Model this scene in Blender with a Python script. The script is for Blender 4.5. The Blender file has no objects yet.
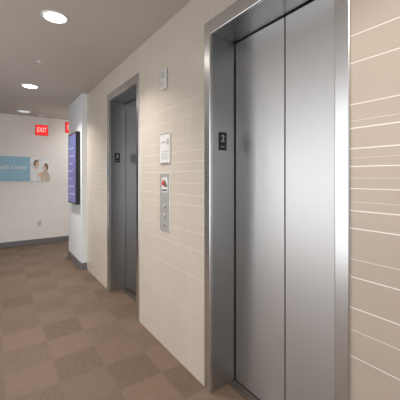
import bpy, bmesh, math, random
from mathutils import Vector, Matrix
random.seed(4)
S=bpy.context.scene
COL=S.collection
S.view_settings.view_transform='Standard'

# ------------------------------------------------------------ materials
def new_mat(name):
    m=bpy.data.materials.new(name); m.use_nodes=True
    nt=m.node_tree
    return m,nt,nt.nodes['Principled BSDF']
def mathn(nt,op,a,b=None,c=None):
    n=nt.nodes.new('ShaderNodeMath'); n.operation=op
    for i,v in enumerate((a,b,c)):
        if v is None: continue
        if isinstance(v,(int,float)): n.inputs[i].default_value=v
        else: nt.links.new(v,n.inputs[i])
    return n.outputs[0]
def paint(name,col,rough=.5,metal=0,noise=.03,scale=30,emit=0,bump=.0):
    m,nt,p=new_mat(name)
    tc=nt.nodes.new('ShaderNodeTexCoord')
    nz=nt.nodes.new('ShaderNodeTexNoise'); nz.inputs['Scale'].default_value=scale
    nt.links.new(tc.outputs['Object'],nz.inputs['Vector'])
    r=nt.nodes.new('ShaderNodeValToRGB')
    r.color_ramp.elements[0].position=.3; r.color_ramp.elements[1].position=.7
    r.color_ramp.elements[0].color=(*[c*(1-noise) for c in col],1)
    r.color_ramp.elements[1].color=(*[min(1,c*(1+noise)) for c in col],1)
    nt.links.new(nz.outputs['Fac'],r.inputs['Fac'])
    nt.links.new(r.outputs['Color'],p.inputs['Base Color'])
    p.inputs['Roughness'].default_value=rough; p.inputs['Metallic'].default_value=metal
    if emit:
        nt.links.new(r.outputs['Color'],p.inputs['Emission Color']); p.inputs['Emission Strength'].default_value=emit
    return m
def steel(name,col,rough=.33,aniso=.5):
    m,nt,p=new_mat(name)
    tc=nt.nodes.new('ShaderNodeTexCoord')
    mp=nt.nodes.new('ShaderNodeMapping'); mp.inputs['Scale'].default_value=(900,900,1.2)
    nt.links.new(tc.outputs['Object'],mp.inputs['Vector'])
    nz=nt.nodes.new('ShaderNodeTexNoise'); nz.inputs['Scale'].default_value=1; nz.inputs['Detail'].default_value=2
    nt.links.new(mp.outputs[0],nz.inputs['Vector'])
    mr=nt.nodes.new('ShaderNodeMapRange'); mr.inputs['To Min'].default_value=rough-.03; mr.inputs['To Max'].default_value=rough+.03
    nt.links.new(nz.outputs['Fac'],mr.inputs['Value']); nt.links.new(mr.outputs[0],p.inputs['Roughness'])
    p.inputs['Base Color'].default_value=(*col,1); p.inputs['Metallic'].default_value=1
    if aniso:
        tg=nt.nodes.new('ShaderNodeTangent'); tg.direction_type='RADIAL'; tg.axis='Z'
        nt.links.new(tg.outputs[0],p.inputs['Tangent'])
        p.inputs['Anisotropic'].default_value=aniso
        p.inputs['Anisotropic Rotation'].default_value=.25
    return m

def tile_mat(name,ca,cb_,grout,gh,gv,rows,w,rough):
    m,nt,p=new_mat(name)
    tc=nt.nodes.new('ShaderNodeTexCoord'); sp=nt.nodes.new('ShaderNodeSeparateXYZ')
    nt.links.new(tc.outputs['Object'],sp.inputs[0])
    Y,Z=sp.outputs['Y'],sp.outputs['Z']
    mask=None
    for z0,s in rows:
        d=mathn(nt,'ABSOLUTE',mathn(nt,'SUBTRACT',Z,z0))
        k=mathn(nt,'MULTIPLY',mathn(nt,'LESS_THAN',d,w*(.35+.75*s)),(.35+.65*s)*gh)
        mask=k if mask is None else mathn(nt,'MAXIMUM',mask,k)
    ym=mathn(nt,'MODULO',mathn(nt,'ADD',Y,10.10),.30)
    v=mathn(nt,'LESS_THAN',ym,.0035)
    vm=mathn(nt,'MULTIPLY',v,gv)
    mask2=mathn(nt,'MAXIMUM',mask,vm)
    nz=nt.nodes.new('ShaderNodeTexNoise'); nz.inputs['Scale'].default_value=2.5
    nt.links.new(tc.outputs['Object'],nz.inputs['Vector'])
    r=nt.nodes.new('ShaderNodeValToRGB')
    r.color_ramp.elements[0].position=.3; r.color_ramp.elements[1].position=.7
    r.color_ramp.elements[0].color=(*ca,1); r.color_ramp.elements[1].color=(*cb_,1)
    nt.links.new(nz.outputs['Fac'],r.inputs['Fac'])
    mx=nt.nodes.new('ShaderNodeMixRGB'); mx.inputs[2].default_value=(*grout,1)
    nt.links.new(r.outputs['Color'],mx.inputs[1]); nt.links.new(mask2,mx.inputs[0])
    nt.links.new(mx.outputs[0],p.inputs['Base Color'])
    p.inputs['Roughness'].default_value=rough
    b=nt.nodes.new('ShaderNodeBump'); b.inputs['Strength'].default_value=.25; b.inputs['Distance'].default_value=.002; b.invert=True
    nt.links.new(mask2,b.inputs['Height']); nt.links.new(b.outputs[0],p.inputs['Normal'])
    return m
def carpet_mat():
    m,nt,p=new_mat('carpet_tile')
    tc=nt.nodes.new('ShaderNodeTexCoord'); sp=nt.nodes.new('ShaderNodeSeparateXYZ')
    nt.links.new(tc.outputs['Object'],sp.inputs[0])
    T=.33
    # slightly frayed tile edges
    fr=nt.nodes.new('ShaderNodeTexNoise'); fr.inputs['Scale'].default_value=60
    nt.links.new(tc.outputs['Object'],fr.inputs['Vector'])
    j=mathn(nt,'MULTIPLY',mathn(nt,'SUBTRACT',fr.outputs['Fac'],.5),.03)
    ix=mathn(nt,'FLOOR',mathn(nt,'DIVIDE',mathn(nt,'ADD',mathn(nt,'ADD',sp.outputs['X'],20.07),j),T))
    iy=mathn(nt,'FLOOR',mathn(nt,'DIVIDE',mathn(nt,'ADD',mathn(nt,'ADD',sp.outputs['Y'],20.1),j),T))
    par=mathn(nt,'MODULO',mathn(nt,'ADD',ix,iy),2)
    cb=nt.nodes.new('ShaderNodeCombineXYZ'); nt.links.new(ix,cb.inputs[0]); nt.links.new(iy,cb.inputs[1])
    wn=nt.nodes.new('ShaderNodeTexWhiteNoise'); nt.links.new(cb.outputs[0],wn.inputs['Vector'])
    def streak(sc):
        mp=nt.nodes.new('ShaderNodeMapping'); mp.inputs['Scale'].default_value=sc
        nt.links.new(tc.outputs['Object'],mp.inputs['Vector'])
        nz=nt.nodes.new('ShaderNodeTexNoise'); nz.inputs['Scale'].default_value=1; nz.inputs['Detail'].default_value=3
        nt.links.new(mp.outputs[0],nz.inputs['Vector']); return nz.outputs['Fac']
    a,b_=streak((90,10,1)),streak((10,90,1))
    mx=nt.nodes.new('ShaderNodeMix'); nt.links.new(par,mx.inputs[0]); nt.links.new(a,mx.inputs[2]); nt.links.new(b_,mx.inputs[3])
    st=mx.outputs[0]
    f=mathn(nt,'ADD',mathn(nt,'MULTIPLY',par,.17),mathn(nt,'MULTIPLY',wn.outputs['Value'],.15))
    f=mathn(nt,'ADD',f,mathn(nt,'MULTIPLY',st,.68))
    r=nt.nodes.new('ShaderNodeValToRGB')
    e=r.color_ramp.elements
    e[0].position=.0; e[0].color=(.080,.052,.037,1)
    e[1].position=1; e[1].color=(.210,.145,.104,1)
    nt.links.new(f,r.inputs['Fac']); nt.links.new(r.outputs['Color'],p.inputs['Base Color'])
    p.inputs['Roughness'].default_value=.55; p.inputs['Specular IOR Level'].default_value=.4
    b=nt.nodes.new('ShaderNodeBump'); b.inputs['Strength'].default_value=.3; b.inputs['Distance'].default_value=.003
    nt.links.new(st,b.inputs['Height']); nt.links.new(b.outputs[0],p.inputs['Normal'])
    return m

ROWS=[(.20,.3),(.48,.5),(.748,.9),(.859,.6),(.952,1),(1.081,1),(1.156,.5),(1.285,1),(1.359,1),(1.396,.3),(1.452,.8),(1.496,.3),(1.544,1),
      (1.58,.2),(1.619,1),(1.704,1),(1.735,.3),(1.804,.8),(1.978,.8),(2.093,.9),(2.33,.4),(2.58,.4)]
M_tile=tile_mat('wall_tile',(.59,.535,.465),(.63,.575,.505),(.92,.90,.87),.5,.45,ROWS,.0022,.30)
M_tile2=tile_mat('wall_tile_painted_glare',(.475,.40,.34),(.53,.45,.385),(.95,.94,.92),.95,.5,ROWS,.0019,.36)  # same wall tile, lighting difference put into tile and grout colours
M_carpet=carpet_mat()
M_ceil=paint('ceiling_paint',(.57,.53,.495),.8,noise=.01,scale=4)
M_white=paint('white_wall_paint',(.84,.815,.78),.7,noise=.01,scale=4)
M_taupe=paint('taupe_wall_finish',(.30,.285,.275),.7,noise=.01,scale=4)
M_cool=paint('cool_white_paint',(.82,.86,.90),.6,noise=.01,scale=4)
M_base=paint('grey_baseboard',(.17,.17,.175),.5)
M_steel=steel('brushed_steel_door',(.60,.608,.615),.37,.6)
M_steel2=steel('shaded_steel_door',(.45,.455,.46),.30)  # door steel darkened; dark reflections put into the base colour
M_jamb=steel('shaded_steel_jamb',(.47,.475,.48),.33)  # frame steel darkened; shade of the recess put into the colour
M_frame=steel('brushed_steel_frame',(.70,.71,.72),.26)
M_sill=steel('bronzed_aluminium_sill',(.28,.24,.21),.45,0)
M_black=paint('black_plastic',(.012,.012,.014),.35)
M_wood=paint('added_door_wood',(.07,.045,.03),.5)
M_wplastic=paint('white_plastic',(.74,.74,.73),.4)
M_ink=paint('grey_ink',(.38,.39,.41),.6)
M_dink=paint('dark_ink',(.10,.10,.11),.6)
M_letter=paint('white_lettering',(.9,.9,.9),.5)
M_pale=paint('faded_white_marking',(.62,.62,.62),.5)
M_red=paint('red_ink',(.60,.04,.04),.5)
M_blue=paint('sky_blue_vinyl',(.32,.56,.70),.5,noise=.05,scale=5)
M_skin=paint('printed_skin',(.76,.53,.40),.6,noise=.12,scale=18)
M_hair=paint('printed_hair',(.22,.14,.10),.6,noise=.3,scale=20)
M_coat=paint('printed_white_coat',(.86,.88,.89),.6,noise=.08,scale=14)
M_shirt=paint('printed_tan_shirt',(.62,.50,.40),.6,noise=.15,scale=14)
M_exit=paint('red_exit_glow',(.80,.015,.015),.4,emit=.9)
M_exitl=paint('pale_exit_letters',(1,.42,.38),.4,emit=1.1)
M_exith=paint('translucent_red_housing',(.5,.06,.06),.3,emit=.3)
M_chrome=paint('satin_steel_plate',(.78,.78,.78),.3,metal=.6,noise=.04,scale=60)
def print_bg():
    m,nt,p=new_mat('printed_pale_background')
    tc=nt.nodes.new('ShaderNodeTexCoord')
    nz=nt.nodes.new('ShaderNodeTexNoise'); nz.inputs['Scale'].default_value=7; nz.inputs['Detail'].default_value=3
    nt.links.new(tc.outputs['Object'],nz.inputs['Vector'])
    r=nt.nodes.new('ShaderNodeValToRGB'); e=r.color_ramp.elements
    e[0].position=.3; e[0].color=(.66,.72,.76,1); e[1].position=.55; e[1].color=(.90,.91,.91,1)
    nt.links.new(nz.outputs['Fac'],r.inputs['Fac']); nt.links.new(r.outputs['Color'],p.inputs['Base Color'])
    return m
M_pbg=print_bg()
def screen_mat():
    m,nt,p=new_mat('display_screen')
    tc=nt.nodes.new('ShaderNodeTexCoord'); sp=nt.nodes.new('ShaderNodeSeparateXYZ')
    nt.links.new(tc.outputs['Object'],sp.inputs[0])
    r=nt.nodes.new('ShaderNodeValToRGB'); e=r.color_ramp.elements
    mr=nt.nodes.new('ShaderNodeMapRange'); mr.inputs['From Min'].default_value=-.6; mr.inputs['From Max'].default_value=.6
    nt.links.new(sp.outputs['Z'],mr.inputs['Value']); nt.links.new(mr.outputs[0],r.inputs['Fac'])
    e[0].color=(.05,.06,.20,1); e[1].color=(.07,.12,.30,1)
    x=e.new(.5); x.color=(.10,.07,.21,1)
    nt.links.new(r.outputs['Color'],p.inputs['Base Color']); nt.links.new(r.outputs['Color'],p.inputs['Emission Color'])
    p.inputs['Emission Strength'].default_value=.7; p.inputs['Roughness'].default_value=.25
    return m
M_scr=screen_mat()
M_scrline=paint('display_glow_line',(.24,.25,.50),.4,emit=.5)
def emis(name,col,s):
    m,nt,p=new_mat(name); p.inputs['Base Color'].default_value=(*col,1)
    p.inputs['Emission Color'].default_value=(*col,1); p.inputs['Emission Strength'].default_value=s
    return m
M_lens=emis('lamp_lens',(1,.95,.88),9)
M_lens_dim=emis('lamp_lens_dim',(.80,.88,.95),.5)

# ------------------------------------------------------------ geometry helpers
WL={}
def add_box(bm,lo,hi):
    lo=Vector(lo); hi=Vector(hi)
    r=bmesh.ops.create_cube(bm,size=1)
    c=(lo+hi)/2; s=hi-lo
    for v in r['verts']:
        v.co=Vector((v.co.x*s.x,v.co.y*s.y,v.co.z*s.z))+c
def fin(bm,name,mat,origin,parent=None,bevel=0,smooth=False):
    me=bpy.data.meshes.new(name)
    bmesh.ops.recalc_face_normals(bm,faces=bm.faces)
    origin=Vector(origin)
    bmesh.ops.translate(bm,verts=bm.verts,vec=-origin)
    bm.to_mesh(me); bm.free()
    if smooth:
        for p in me.polygons: p.use_smooth=True
    o=bpy.data.objects.new(name,me); COL.objects.link(o); me.materials.append(mat)
    WL[o.name]=origin
    if parent: o.parent=parent; o.location=origin-WL[parent.name]
    else: o.location=origin
    if bevel:
        b=o.modifiers.new('bevel','BEVEL'); b.width=bevel; b.segments=2; b.limit_method='ANGLE'
    return o
def boxes(name,bl,mat,parent=None,bevel=0,origin=None):
    bm=bmesh.new()
    for lo,hi in bl: add_box(bm,lo,hi)
    if origin is None:
        lo=[min(b[0][i] for b in bl) for i in range(3)]; hi=[max(b[1][i] for b in bl) for i in range(3)]
        origin=[(a+b)/2 for a,b in zip(lo,hi)]
    return fin(bm,name,mat,origin,parent,bevel)
def tag(o,label,cat,group=None):
    o['label']=label; o['category']=cat
    if group: o['group']=group
def empty(name,loc,label,cat,group=None):
    o=bpy.data.objects.new(name,None); COL.objects.link(o); o.location=loc; o.empty_display_size=.1
    WL[o.name]=Vector(loc); tag(o,label,cat,group); return o
def struct(o): o['kind']='structure'; return o
def disc(name,c,r,th,axis,mat,parent,bevel=0,seg=40):
    bm=bmesh.new()
    bmesh.ops.create_cone(bm,cap_ends=True,segments=seg,radius1=r,radius2=r,depth=th)
    if axis=='X': bmesh.ops.rotate(bm,verts=bm.verts,matrix=Matrix.Rotation(math.pi/2,3,'Y'))
    if axis=='Y': bmesh.ops.rotate(bm,verts=bm.verts,matrix=Matrix.Rotation(math.pi/2,3,'X'))
    bmesh.ops.translate(bm,verts=bm.verts,vec=Vector(c))
    return fin(bm,name,mat,c,parent,bevel)
def lathe(name,prof,c,mat,parent,seg=48):
    bm=bmesh.new(); rings=[]
    for r,z in prof:
        rings.append([bm.verts.new((r*math.cos(2*math.pi*i/seg),r*math.sin(2*math.pi*i/seg),z)) for i in range(seg)])
    for a,b in zip(rings,rings[1:]):
        for i in range(seg):
            j=(i+1)%seg; bm.faces.new((a[i],a[j],b[j],b[i]))
    bmesh.ops.translate(bm,verts=bm.verts,vec=Vector(c))
    return fin(bm,name,mat,c,parent,0,True)
def text(name,body,loc,size,rot,mat,parent,align='CENTER',sx=1,sz=1,ext=.001,bold=0):
    cu=bpy.data.curves.new(name,'FONT'); cu.body=body; cu.size=size; cu.align_x=align; cu.align_y='CENTER'; cu.extrude=ext; cu.offset=bold
    t=bpy.data.objects.new(name+'_tmp',cu); COL.objects.link(t)
    bpy.context.view_layer.update()
    dg=bpy.context.evaluated_depsgraph_get()
    me=bpy.data.meshes.new_from_object(t.evaluated_get(dg))
    bpy.data.objects.remove(t)
    R=Matrix.Rotation(rot,4,'Z')@Matrix.Rotation(math.pi/2,4,'X')
    me.transform(R@Matrix.Diagonal((sx,sz,1,1)))
    me.materials.clear(); me.materials.append(mat)
    o=bpy.data.objects.new(name,me); COL.objects.link(o)
    WL[o.name]=Vector(loc)
    if parent: o.parent=parent; o.location=Vector(loc)-WL[parent.name]
    else: o.location=loc
    return o

W=1.229; H=2.85; YE=7.49
# ------------------------------------------------------------ room shell
struct(boxes('floor',[((-2.2,-3,-.1),(3.3,YE+.15,0))],M_carpet,origin=(0,0,0)))
struct(boxes('ceiling',[((-2.2,-3,H),(3.3,YE+.15,H+.1))],M_ceil,origin=(0,0,0)))
ZT=2.585; E=[(.646,1.688),(2.842,3.884)]
wb=[((W,E[0][0],ZT),(1.65,E[0][1],H)),((W,E[0][1],0),(1.65,E[1][0],H)),
    ((W,E[1][0],ZT),(1.65,E[1][1],H)),((W,E[1][1],0),(1.65,4.971,H)),
    ((1.56,E[0][0],0),(1.65,E[0][1],ZT)),((1.56,E[1][0],0),(1.65,E[1][1],ZT))]
struct(boxes('wall_right',wb,M_tile,origin=(0,0,0)))
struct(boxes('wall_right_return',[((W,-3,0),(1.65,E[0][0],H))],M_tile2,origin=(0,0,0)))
struct(boxes('wall_pier',[((1.153,4.971,0),(3.2,6.0,H))],M_cool,origin=(0,0,0)))
struct(boxes('wall_end',[((-2.2,YE,0),(3.3,YE+.15,H))],M_white,origin=(0,0,0)))
struct(boxes('wall_left',[((-2.2,-3,0),(-2.05,YE,H))],M_taupe,origin=(0,0,0)))  # unseen wall, toned dark to deepen the door reflections
struct(boxes('wall_nook',[((3.2,4.9,0),(3.3,YE,H))],M_white,origin=(0,0,0)))
struct(boxes('added_dark_door',[((-1.75,YE-.03,0),(-.95,YE,2.3)),((-.93,YE-.03,0),(-.30,YE,2.3))],M_wood,bevel=.004))  # unseen dark double door added to darken the far elevator's reflections
BH=.11
struct(boxes('baseboard_end',[((-.29,YE-.015,0),(3.2,YE,BH))],M_base,bevel=.003))
struct(boxes('baseboard_pier',[((1.138,4.956,0),(1.153,6.015,BH)),((1.153,4.956,0),(W,4.971,BH))],M_base,bevel=.003))
struct(boxes('baseboard_left',[((-2.05,-3,0),(-2.035,YE,BH))],M_base,bevel=.003))

# ------------------------------------------------------------ elevators
FT=.068; HT=.098; XD=1.449
def elevator(y0,y1,label,pm):
    c=(y0+y1)/2
    e=empty('elevator',(W,c,0),label,'elevator','elevators along the tiled wall')
    xo=W-.012; xm=W+.012
    boxes('door_frame',[((xo,y0,0),(xm,y0+FT,ZT)),((xo,y1-FT,0),(xm,y1,ZT)),((xo,y0+FT,ZT-HT),(xm,y1-FT,ZT))],M_frame,e,.005)
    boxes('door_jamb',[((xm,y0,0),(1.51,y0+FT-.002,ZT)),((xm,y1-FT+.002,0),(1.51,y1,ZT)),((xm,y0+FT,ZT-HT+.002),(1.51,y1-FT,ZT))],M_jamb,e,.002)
    for a,b in ((y0+FT+.001,c-.003),(c+.003,y1-FT-.008)):
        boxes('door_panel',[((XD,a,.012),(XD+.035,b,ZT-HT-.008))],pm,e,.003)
    sl=[((XD-.06,y0+FT,.0),(XD+.05,y1-FT,.006))]
    for k in range(3): sl.append(((XD-.055+k*.018,y0+FT,.006),(XD-.045+k*.018,y1-FT,.010)))
    boxes('door_sill',sl,M_sill,e)
    yp=y1-FT+.002
    boxes('floor_number_plate',[((1.297,yp-.004,1.69),(1.368,yp,1.82))],M_black,e,.0015)
    text('floor_number','2',(1.332,yp-.0055,1.772),.066,0,M_pale,e)
    bl=[]
    for q in range(3): bl.append(((1.316+q*.013,yp-.006,1.712),(1.322+q*.013,yp-.004,1.718)))
    boxes('braille_dots',bl,M_pale,e)
    return e
elevator(*E[0],'wide brushed steel elevator entrance beside the nearer tile strip',M_steel)
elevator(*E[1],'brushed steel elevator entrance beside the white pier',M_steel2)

# ------------------------------------------------------------ wall devices between elevators (face -X)
fx=W
d=empty('fire_strobe',(fx,2.285,2.27),'small white fire alarm strobe on beige tile wall','alarm')
boxes('alarm_body',[((fx-.025,2.24,2.27),(fx,2.33,2.44))],M_wplastic,d,.008)
boxes('strobe_lens',[((fx-.036,2.264,2.36),(fx-.024,2.306,2.425))],paint('frosted_lens',(.5,.52,.54),.15),d,.006)
boxes('sounder_grille',[((fx-.027,2.255,2.285+i*.012),(fx-.024,2.315,2.289+i*.012)) for i in range(5)],M_ink,d)
s=empty('notice_placard',(fx,2.28,1.618),'framed white notice with fine printed lines on tile wall','sign')
boxes('frame',[((fx-.012,2.185,1.618),(fx,2.195,1.885)),((fx-.012,2.365,1.618),(fx,2.375,1.885)),
               ((fx-.012,2.195,1.618),(fx,2.365,1.629)),((fx-.012,2.195,1.874),(fx,2.365,1.885))],M_chrome,s,.002)
boxes('sheet',[((fx-.009,2.195,1.629),(fx,2.365,1.874))],M_wplastic,s)
for i in range(4): boxes('printed_line',[((fx-.0105,2.215+random.random()*.03,1.66+i*.02),(fx-.009,2.345,1.664+i*.02))],M_ink,s)
boxes('printed_heading',[((fx-.0105,2.26,1.80),(fx-.009,2.345,1.812))],M_ink,s)
boxes('printed_symbol',[((fx-.0105,2.212,1.78),(fx-.009,2.24,1.83))],M_ink,s)

c=empty('elevator_call_station',(fx,2.29,1.027),'slim stainless call button panel with small fire pictogram','call panel')
boxes('face_plate',[((fx-.006,2.2,1.027),(fx,2.38,1.53))],M_chrome,c,.002)
ox=.006
boxes('pictogram_panel',[((fx-.0135+ox,2.238,1.365),(fx-.012+ox,2.342,1.495))],M_wplastic,c)
def flame(name,yc,zc,s,mat):
    bm=bmesh.new()
    pts=[(0,-.5),(.3,-.42),(.42,-.15),(.33,.1),(.2,.02),(.16,.3),(0,.55),(-.08,.25),(-.2,.08),(-.3,.2),(-.42,-.1),(-.3,-.42)]
    a=[bm.verts.new((fx-.0145+ox,yc+p*s,zc+q*s)) for p,q in pts]; b=[bm.verts.new((fx-.0165+ox,yc+p*s,zc+q*s)) for p,q in pts]
    bm.faces.new(a); bm.faces.new(b[::-1])
    for i in range(len(a)):
        j=(i+1)%len(a); bm.faces.new((a[i],a[j],b[j],b[i]))
    return fin(bm,name,mat,(fx-.0155+ox,yc,zc),c)
flame('flame_symbol',2.312,1.452,.058,M_red)
boxes('stairs_symbol',[((fx-.0155+ox,2.243+i*.012,1.415),(fx-.0135+ox,2.255+i*.012,1.43+i*.016)) for i in range(4)],M_dink,c)
boxes('fire_notice_band',[((fx-.0155+ox,2.25,1.378),(fx-.0135+ox,2.33,1.392))],M_dink,c)
for zz in (1.25,1.165):
    disc('button_bezel',(fx-.008,2.29,zz),.020,.005,'X',M_sill,c,.001)
    disc('call_button',(fx-.012,2.29,zz),.015,.007,'X',M_wplastic,c,.002)
for dz,s_ in ((1.25,1),(1.165,-1)):
    bm=bmesh.new()
    a=[(-.006,-.005*s_),(.006,-.005*s_),(0,.007*s_)]
    f=[bm.verts.new((fx-.0165,2.29+p,dz+q)) for p,q in a]; g=[bm.verts.new((fx-.0155,2.29+p,dz+q)) for p,q in a]
    bm.faces.new(f); bm.faces.new(g[::-1])
    for i in range(3):
        j=(i+1)%3; bm.faces.new((f[i],f[j],g[j],g[i]))
    fin(bm,'button_arrow',M_dink,(fx-.016,2.29,dz),c)
disc('key_switch',(fx-.008,2.29,1.075),.010,.005,'X',M_sill,c,.001)

# ------------------------------------------------------------ display on pier
XP=1.153
t=empty('wall_display',(XP,5.39,1.045),'portrait digital display with blue-violet screen on white pier','screen')
boxes('housing',[((XP-.07,5.076,1.045),(XP,5.70,2.25))],M_black,t,.006)
boxes('screen',[((XP-.0715,5.10,1.075),(XP-.0695,5.676,2.22))],M_scr,t)
for i in range(7):
    z=1.2+i*.13
    boxes('screen_text_row',[((XP-.073,5.16+random.random()*.2,z),(XP-.0715,5.62,z+.022))],M_scrline,t)

# ------------------------------------------------------------ end wall graphics
g=empty('health_center_sign',(0.2,YE,1.411),'sky blue wall sign with white lettering beside a photo print','sign')
boxes('sign_panel',[((-.27,YE-.012,1.411),(.639,YE,1.944))],M_blue,g)
text('sign_lettering','Health Center',(.585,YE-.014,1.71),.13,0,M_letter,g,'RIGHT',sx=.8,bold=.001)
g2=empty('photo_print',(0.84,YE,1.411),'pale photographic print of a clinician with a patient','picture')
boxes('print_panel',[((.641,YE-.012,1.411),(1.038,YE,1.944))],M_pbg,g2)
def shape(name,pts,mat,lay):
    bm=bmesh.new(); y=YE-.012-.001*lay
    a=[bm.verts.new((x,y,z)) for x,z in pts]; b=[bm.verts.new((x,YE-.012,z)) for x,z in pts]
    bm.faces.new(a); bm.faces.new(b[::-1]); n=len(a)
    for i in range(n):
        j=(i+1)%n; bm.faces.new((a[i],a[j],b[j],b[i]))
    cx=sum(p[0] for p in pts)/n; cz=sum(p[1] for p in pts)/n
    fin(bm,name,mat,(cx,y,cz),g2)
def oval(cx,cz,rx,rz,rot=0,n=24):
    o=[]
    for i in range(n):
        u=rx*math.cos(2*math.pi*i/n); v=rz*math.sin(2*math.pi*i/n)
        o.append((cx+u*math.cos(rot)-v*math.sin(rot),cz+u*math.sin(rot)+v*math.cos(rot)))
    return o
shape('printed_coat',[(.645,1.415),(.65,1.56),(.69,1.67),(.745,1.71),(.80,1.69),(.845,1.61),(.86,1.50),(.85,1.415)],M_coat,1)
shape('printed_shirt',[(.85,1.415),(.845,1.50),(.875,1.60),(.92,1.655),(.97,1.65),(1.015,1.59),(1.035,1.50),(1.035,1.415)],M_shirt,2)
shape('printed_neck',[(.745,1.68),(.75,1.73),(.79,1.73),(.79,1.68)],M_skin,2)
shape('printed_hair',[(.715,1.74),(.705,1.80),(.72,1.86),(.755,1.89),(.79,1.88),(.81,1.84),(.785,1.85),(.76,1.84),(.748,1.79),(.745,1.74)],M_hair,4)
shape('printed_face',oval(.770,1.785,.040,.072,-.15),M_skin,3)
shape('printed_hair',[(.915,1.775),(.935,1.81),(.965,1.81),(.995,1.775),(1.0,1.70),(.985,1.65),(.962,1.67),(.955,1.73),(.935,1.76)],M_hair,4)
shape('printed_face',oval(.928,1.712,.040,.066,.2),M_skin,3)
shape('printed_hand',[(.78,1.50),(.84,1.525),(.895,1.575),(.89,1.62),(.84,1.60),(.78,1.56)],M_skin,5)

o=empty('wall_outlet',(.83,YE,.42),'white duplex outlet plate on white wall','outlet')
boxes('cover_plate',[((.79,YE-.008,.40),(.87,YE,.53))],M_wplastic,o,.003)
for z in (.418,.475): boxes('socket',[((.812,YE-.011,z),(.848,YE-.008,z+.037))],M_ink,o,.002)

def exit_sign(x0,x1,y,z0,z1,label):
    cx=(x0+x1)/2
    e=empty('exit_sign',(cx,y,H),label,'exit sign','illuminated exit signs')
    boxes('ceiling_canopy',[((cx-.07,y-.035,H-.02),(cx+.07,y+.035,H))],M_wplastic,e,.003)
    boxes('stem',[((cx-.014,y-.012,z1),(cx+.014,y+.012,H-.02))],M_wplastic,e)
    boxes('housing',[((x0,y-.025,z0),(x1,y+.025,z1))],M_exith,e,.004)
    boxes('lit_face',[((x0+.012,y-.028,z0+.012),(x1-.012,y-.025,z1-.012))],M_exit,e)
    text('exit_lettering','EXIT',(cx,y-.03,(z0+z1)/2),.115,0,M_exitl,e,sx=.78,sz=1.25,bold=.001)
exit_sign(.71,.96,7.2,2.40,2.63,'red illuminated exit sign hanging before the white end wall')
exit_sign(1.215,1.47,6.7,2.43,2.66,'red illuminated exit sign partly behind the white pier')

# ------------------------------------------------------------ ceiling fixtures
def downlight(x,y,r,lens,power,label,col=(1,.93,.84)):
    e=empty('recessed_downlight',(x,y,H),label,'ceiling light','recessed ceiling downlights')
    lathe('trim_ring',[(r*.8,-.001),(r*.82,-.008),(r*.9,-.011),(r,-.006),(r*1.02,-.0005)],(x,y,H),M_wplastic,e)
    disc('lamp_lens',(x,y,H-.004),r*.8,.006,'Z',lens,e)
    if power:
        l=bpy.data.lights.new('downlight_lamp','AREA'); l.shape='DISK'; l.size=r*1.5; l.energy=power; l.color=col; l.spread=math.radians(120)
        lo=bpy.data.objects.new('downlight_lamp',l); COL.objects.link(lo); lo.location=(x,y,H-.015)
downlight(.416,2.724,.105,M_lens,21,'round glowing recessed downlight between two elevators')
downlight(.427,5.008,.115,M_lens,25,'round glowing recessed downlight beside the white pier')
downlight(.49,7.0,.13,M_lens_dim,0,'dimly lit recessed downlight close to the end wall')
for yy in (.44,-1.84):
    downlight(.41,yy,.105,M_lens,19,'round glowing recessed downlight')
sp=empty('fire_sprinkler',(.435,3.895,H),'small chrome pendent ceiling sprinkler between downlights','sprinkler')
lathe('escutcheon',[(.035,0),(.035,-.004),(.02,-.012),(.01,-.014)],(.435,3.895,H),M_chrome,sp,24)
lathe('deflector',[(.008,-.013),(.008,-.035),(.022,-.036),(.022,-.039),(.002,-.04)],(.435,3.895,H),M_chrome,sp,24)

# ------------------------------------------------------------ light
w=bpy.data.worlds.new('world'); S.world=w; w.use_nodes=True
bg=w.node_tree.nodes['Background']; bg.inputs[0].default_value=(.96,.98,1,1); bg.inputs[1].default_value=1.95
def area(n,loc,rot,sx,sy,p,col):
    l=bpy.data.lights.new(n,'AREA'); l.shape='RECTANGLE'; l.size=sx; l.size_y=sy; l.energy=p; l.color=col
    o=bpy.data.objects.new(n,l); COL.objects.link(o); o.location=loc; o.rotation_euler=rot
area('side_passage_lamp',(2.3,6.8,2.8),(0,0,0),.8,.6,22,(1,.97,.93))
area('door_fill_lamp',(-2.0,2.9,1.45),(0,math.radians(-90),0),2.5,3.6,56,(.99,.99,1))  # unseen fill lamp added to brighten the elevator doors; wall has no window

cam=bpy.data.cameras.new('camera'); co=bpy.data.objects.new('camera',cam); COL.objects.link(co)
cam.sensor_width=36; cam.lens=293/400*36; cam.shift_y=-23/400; cam.clip_start=.02
co.location=(0,0,1.5); co.rotation_euler=(math.pi/2,0,math.radians(-35))
S.camera=co
